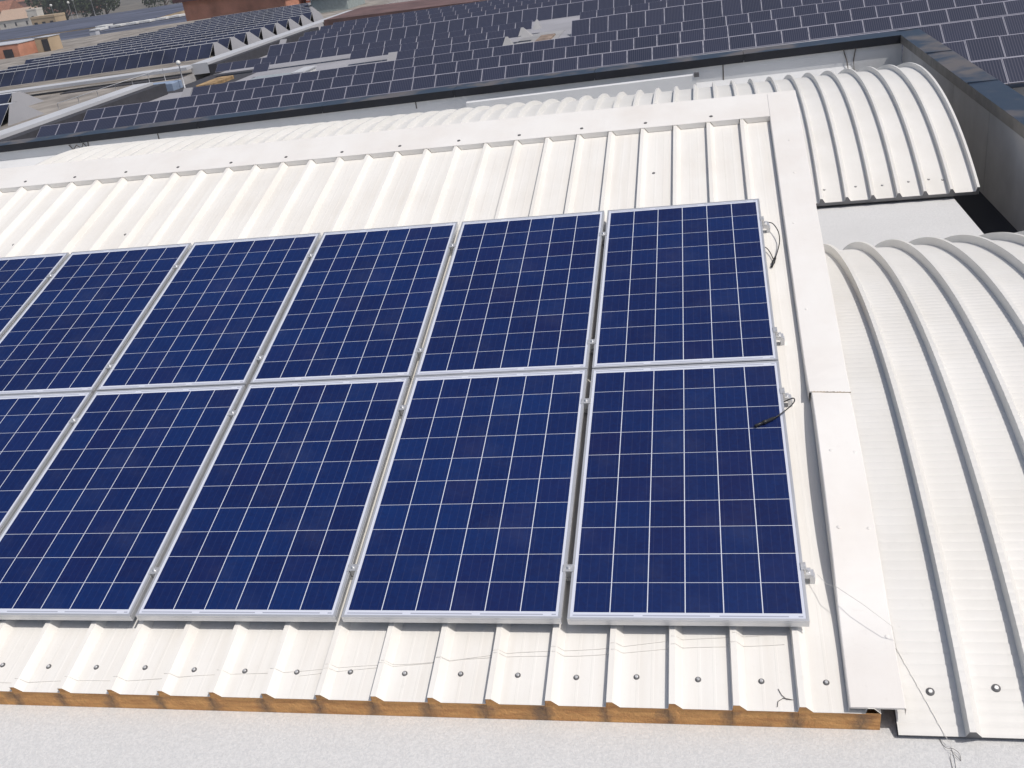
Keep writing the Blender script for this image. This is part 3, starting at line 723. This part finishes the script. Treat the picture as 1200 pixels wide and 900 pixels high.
def ridge(label, xl, xr, y0, y1, h, group='panelled roof ridges beside the coping'):
    t = thing('panel_ridge', label, 'roof ridge', (xr, (y0+y1)/2, BGZ(xr)-.5), (0, -rotb, 0), group)
    dd = (y1-y0)/2; tp = dd*.2; run = xr-xl; inset = .45
    m = MB(); n = int(run); w_ = (run-inset)/n
    for k in range(n):
        a = -inset-(k+1)*w_; m.face([(a+.012, -dd, 0), (a+w_-.012, -dd, 0), (a+w_-.012, -tp, h), (a+.012, -tp, h)])
    m.build('panel_slope', M['ridgepanel'], t)
    m = MB()
    for k in range(n):
        a = -inset-(k+1)*w_; m.face([(a+.012, tp, h), (a+w_-.012, tp, h), (a+w_-.012, dd, 0), (a+.012, dd, 0)])
    m.build('panel_slope', M['ridgepanel'], t)
    m = MB(); m.face([(-run, -tp, h-.01), (-inset, -tp, h-.01), (-inset, tp, h-.01), (-run, tp, h-.01)])
    m.face([(-run, -dd, -.02), (-inset, -dd, -.02), (-inset, -tp, h-.02), (-run, -tp, h-.02)]); m.face([(-run, tp, h-.02), (-inset, tp, h-.02), (-inset, dd, -.02), (-run, dd, -.02)])
    m.build('ridge_frame', M['bgcoping'], t)
    m = MB(); m.face([(0, -dd+.05, 0), (0, dd-.05, 0), (-inset, tp, h), (-inset, -tp, h)]); m.build('end_cheek', M['skylight'], t)
    return t
for i in range(14):
    yb = 67.4+3.05*i
    xr = -35.5 if i < 8 else -35.5-(i-7)*1.2
    xl = -58.0 if i < 4 else -60.5+(i-4)*.6
    lab = f'dark panelled roof ridge, {ordn[i] if i < 6 else ["seventh", "eighth", "ninth", "tenth", "eleventh", "twelfth", "thirteenth", "fourteenth"][i-6]} from the front at upper left'
    ridge(lab, xl, xr, yb, yb+3.0, .9)
ridge('short dark panelled ridge with a big pale end cheek at the far left', -54, -36.2, 43.6, 47.0, .95, 'panelled ridges at the left edge')
ridge('short dark panelled ridge cut off by the left photo edge', -56, -40.5, 42.0, 45.6, 1.1, 'panelled ridges at the left edge')
ridge('rear dark panelled ridge at the left edge before the cross coping', -58, -40.5, 49.8, 53.4, .9, 'panelled ridges at the left edge')
rl = thing('roof_railing', 'thin grey railing along the edge of the gravel roof beside the long coping', 'railing', (0, 0, 0)); rl.location = (-33.2, 44, BGZ(-33)-.5)
for k in range(7):
    b = MB(); b.tube([(0, k*1.9, 0), (0, k*1.9, .75)], .016, 6); b.build('post', M['bgcoping'], rl)
b = MB(); b.tube([(0, 0, .75), (0, 11.4, .75)], .016, 6); b.build('rail', M['bgcoping'], rl)

# far flat roofs with bluish panels
def flatroof(name, label, pts, z, h, roofmat, wallmat):
    t = thing(name, label, 'building', (*pts[0], z)); t['kind'] = 'thing'; ox, oy = pts[0]
    m = MB(); m.face([(x-ox, y-oy, h+.018*(x-ox)) for x, y in pts]); m.build('roof_sheet', roofmat, t)
    m = MB(); n = len(pts)
    for i in range(n):
        a, b = pts[i], pts[(i+1) % n]; m.face([(a[0]-ox, a[1]-oy, -9), (b[0]-ox, b[1]-oy, -9), (b[0]-ox, b[1]-oy, h+.018*(b[0]-ox)-.03), (a[0]-ox, a[1]-oy, h+.018*(a[0]-ox)-.03)])
    m.build('wall', wallmat, t); return t
M['bluefield'] = plain('bluish_far_roof', (.13, .14, .20), .6, var=.35, vscale=.12, vstretch=(.5, 2, 1))
M['tan'] = plain('tan_render', (.52, .40, .27), .9, var=.12, vscale=.2)
M['brick'] = plain('orange_brick', (.74, .35, .235), .9, var=.2, vscale=.4)
M['tile'] = plain('terracotta_tile', (.40, .17, .10), .9, var=.25, vscale=.8)
M['white'] = plain('white_render', (.74, .70, .64), .8, var=.1, vscale=.3)
M['maroon'] = plain('maroon_eave', (.10, .05, .055), .7)
f = flatroof('far_flat_roof', 'long bluish panelled flat roof in front of the trees at upper left', [(-150, 132), (-70, 118), (-78, 165), (-150, 178)], -5.4-.018*60, 0, M['bluefield'], M['tan'])
f = flatroof('far_flat_roof', 'greyish blue flat roof behind the white roof vents, below the lamp posts', [(-200, 185), (-95, 168), (-108, 235), (-215, 250)], -7.2, 0, M['bluefield'], M['tan'])
wm = plain('white_vent', (.80, .80, .78), .5)
for i, (x, y) in enumerate(((-99, 156), (-97.5, 160), (-94.5, 160), (-92, 160), (-89.5, 161), (-87.5, 162), (-104, 166))):
    boxthing('roof_vent', 'low white vent in the row on the bluish roof at upper left', 'vent', x, y, 2.0, 2.6, .3, wm, z=BGZ(x)-1.05)['group'] = 'white vents on the bluish roof'
ru = boxthing('roof_unit', 'small pale unit scattered on the bluish flat roofs at upper left', 'roof unit', -90, 140, 1.1, 1.1, .8, M['bgcoping'], z=BGZ(-90)-1.2, lid=M['skylight'])
ru['group'] = 'small units on the bluish roofs'
for x, y in ((-97, 138), (-104, 146), (-112, 140), (-84, 128), (-120, 150), (-92, 150), (-106, 158), (-128, 160), (-116, 196), (-126, 205), (-140, 215), (-150, 210), (-112, 215), (-135, 190), (-160, 222)):
    o = copy_tree(ru); far_ = y > 170; o.location = (x, y, (-7.3 if far_ else -6.6)+.018*(x+(95 if far_ else 70))+(.0 if far_ else .1)); q = random.uniform(.8, 1.8); o.scale = (q, q*random.uniform(.7, 1.6), q); o.rotation_euler = (0, 0, random.uniform(0, 1.5))
# hut and red walled shed
t = boxthing('roof_hut', 'pale concrete hut beside the red shed at the left edge', 'hut', -75.6, 107, 1.9, 2.4, 1.6, M['tan'], z=BGZ(-74)-.55, lid=M['bgcoping'])
b = MB(); b.box(0, .85, -1.24, -1.21, .1, 1.4); b.build('dark_opening', M['bgdark'], t)
t = boxthing('red_shed', 'red walled shed under a pale flat roof at the left edge', 'shed', -84, 107, 13, 6, 1.9, M['brick'], z=BGZ(-83)-.9, lid=M['bgcoping'])
for i in range(5):
    b = MB(); b.box(-5.6+i*2.5, -4.4+i*2.5, -3.06, -3.02, .3, 1.4); b.build('window', M['bgdark'], t)
def bldg(name, label, x, y, w_, d_, z, h, wall, roofm, pitched=0, eave=.5, win=0, cat='building'):
    t = thing(name, label, cat, (x, y, z))
    b = MB(); b.box(-w_/2, w_/2, -d_/2, d_/2, 0, h); b.build('wall', wall, t)
    b = MB()
    if pitched:
        E = eave; A = [(-w_/2-E, -d_/2-E, h-.05), (w_/2+E, -d_/2-E, h-.05), (w_/2+E, d_/2+E, h-.05), (-w_/2-E, d_/2+E, h-.05)]; R0 = (-w_/2-E, 0, h+pitched); R1 = (w_/2+E, 0, h+pitched)
        b.face([A[0], A[1], R1, R0]); b.face([A[2], A[3], R0, R1]); b.face([A[1], A[2], R1]); b.face([A[3], A[0], R0])
    else: b.box(-w_/2-eave, w_/2+eave, -d_/2-eave, d_/2+eave, h+.01, h+.7)
    b.build('roof', roofm, t)
    for i in range(win):
        ww = MB(); xx = -w_/2+(i+.5)*w_/win; q = min(.6, w_/win*.3); ww.box(xx-q, xx+q, -d_/2-.05, -d_/2-.01, h*.45, h*.75); ww.build('window', M['bgdark'], t)
    return t
bldg('brick_building', 'orange brick building with a dark maroon eave at the top edge', -63, 138, 15, 12, -9, 7.0, M['brick'], M['maroon'], eave=.9, win=0)
bldg('brick_building', 'low orange brick wing at the top edge right of the maroon eaved building', -49, 142, 11, 10, -9, 6.6, M['brick'], M['tile'], pitched=1.6, win=4)
bldg('low_building', 'low building with a dull maroon roof beyond the far end of the factory roof', -24.5, 85, 13, 10, -10, 6.3, M['brick'], plain('dull_maroon_roof', (.17, .10, .095), .8, var=.2, vscale=.5), eave=.2)
bldg('tiled_house', 'left one of two orange tiled houses above the factory roof', -39.5, 126, 8, 8, -12, 5.6, M['brick'], M['tile'], pitched=3.2, win=3, cat='house')
bldg('tiled_house', 'right one of two orange tiled houses above the factory roof', -20.5, 112, 8, 8, -12, 6.6, M['brick'], M['tile'], pitched=2.6, win=3, cat='house')
bldg('glass_building', 'pale green glazed building at the top edge beside the long grey coping', -38.5, 105, 4, 6, -9, 6.6, plain('green_grey_cladding', (.36, .42, .42), .4), M['bgcoping'], eave=.3, win=3)
# town far left
bldg('gabled_house', 'cream gabled house at the far upper left, catching the sun', -425, 600, 24, 16, BGZ(-425)-12, 7, M['white'], plain('pale_roof', (.55, .40, .30), .8), pitched=6, win=3, cat='house')
bldg('red_house', 'dark red house in the upper left corner', -520, 700, 44, 20, BGZ(-520)-12, 12, plain('red_render', (.30, .12, .10), .9), M['tile'], pitched=7, win=5, cat='house')
bldg('red_house', 'long red roofed house behind the cream house at the upper left corner', -500, 760, 60, 26, BGZ(-500)-10, 14, plain('red_render_pale', (.36, .17, .13), .9), M['tile'], pitched=8, win=6, cat='house')
bldg('white_block', 'small bright white block in front of the dark trees', -298, 430, 5, 5, BGZ(-300)-9, 9.5, M['white'], M['white'], eave=.1, win=1)
bldg('tan_building', 'boxy tan building at the edge of the bluish roofs, upper left', -206, 302, 8.5, 6, BGZ(-206)-5, 4.2, M['tan'], M['tan'], eave=.1, win=3)
for i, (x, y, h) in enumerate(((-269, 400, 11), (-262, 402, 11), (-257, 398, 12), (-250, 400, 11))):
    lamp('lamp_post', ('leftmost' if i == 0 else 'second from the left' if i == 1 else 'third from the left' if i == 2 else 'rightmost')+' of the pale lamp posts in front of the dark trees', x, y, BGZ(x)-13, h+3, .55)['group'] = 'lamp posts by the trees'
M['leaf'] = plain('dark_foliage', (.045, .070, .028), .9, var=.3, vscale=.3, dark=(.018, .03, .014)); M['bark'] = plain('bark', (.11, .08, .06), .9)
def tree(x, y, z, h, wd, label):
    t = thing('tree', label, 'tree', (x, y, z), group='trees at the upper left')
    b = MB(); b.tube([(0, 0, 0), (.2, 0, h*.3), (.1, .2, h*.6)], .5, 7, taper=[h*.035, h*.025, h*.012])
    for k in range(5):
        a = k*1.3; b.tube([(.1, 0, h*(.3+.05*k)), (wd*.28*cos(a), wd*.28*sin(a), h*(.5+.06*k))], .2, 5, taper=[h*.014, h*.005])
    b.build('trunk', M['bark'], t)
    c = MB()
    lobes = [(random.uniform(-.34, .34)*wd, random.uniform(-.34, .34)*wd, h*random.uniform(.42, .86), wd*random.uniform(.14, .26)) for _ in range(11)]
    for (lx, ly, lz, lr) in lobes:
        for _ in range(130):
            d = Vector((random.gauss(0, 1), random.gauss(0, 1), random.gauss(0, .8))); d = d.normalized()*lr*random.uniform(.5, 1.08)
            p = Vector((lx, ly, lz))+d; s = wd*random.uniform(.02, .04)
            a = Vector((random.gauss(0, 1), random.gauss(0, 1), random.gauss(0, 1))).normalized(); e = a.orthogonal().normalized(); q = a.cross(e)
            c.face([p+e*s, p+q*s*.7, p-e*s, p-q*s*.7])
    c.build('crown', M['leaf'], t); return t
tl = ['leftmost dark tree behind the white block, upper left', 'second dark tree from the left along the top edge', 'third dark tree from the left along the top edge', 'fourth dark tree from the left along the top edge', 'rightmost dark tree along the top edge']
for i, (x, y, h, wd) in enumerate(((-316, 470, 24, 22), (-304, 462, 26, 22), (-292, 466, 25, 22), (-281, 460, 24, 20), (-255, 470, 22, 18))):
    tree(x, y, BGZ(x)-14, h, wd, tl[i])

# thin summer haze over the far roofs and the town
hz = MB(); hz.box(-900, 260, -40, 1000, -36, 26)
def hazemat():
    m = bpy.data.materials.new('thin_haze'); m.use_nodes = True; nt = m.node_tree; nt.nodes.clear()
    o = nt.nodes.new('ShaderNodeOutputMaterial'); v = nt.nodes.new('ShaderNodeVolumePrincipled')
    v.inputs['Color'].default_value = (.86, .88, .92, 1); v.inputs['Density'].default_value = .0003; v.inputs['Anisotropy'].default_value = .2
    nt.links.new(v.outputs[0], o.inputs['Volume']); return m
tag(hz.build('haze', hazemat()), 'thin pale haze over the far roofs', 'haze', kind='stuff')
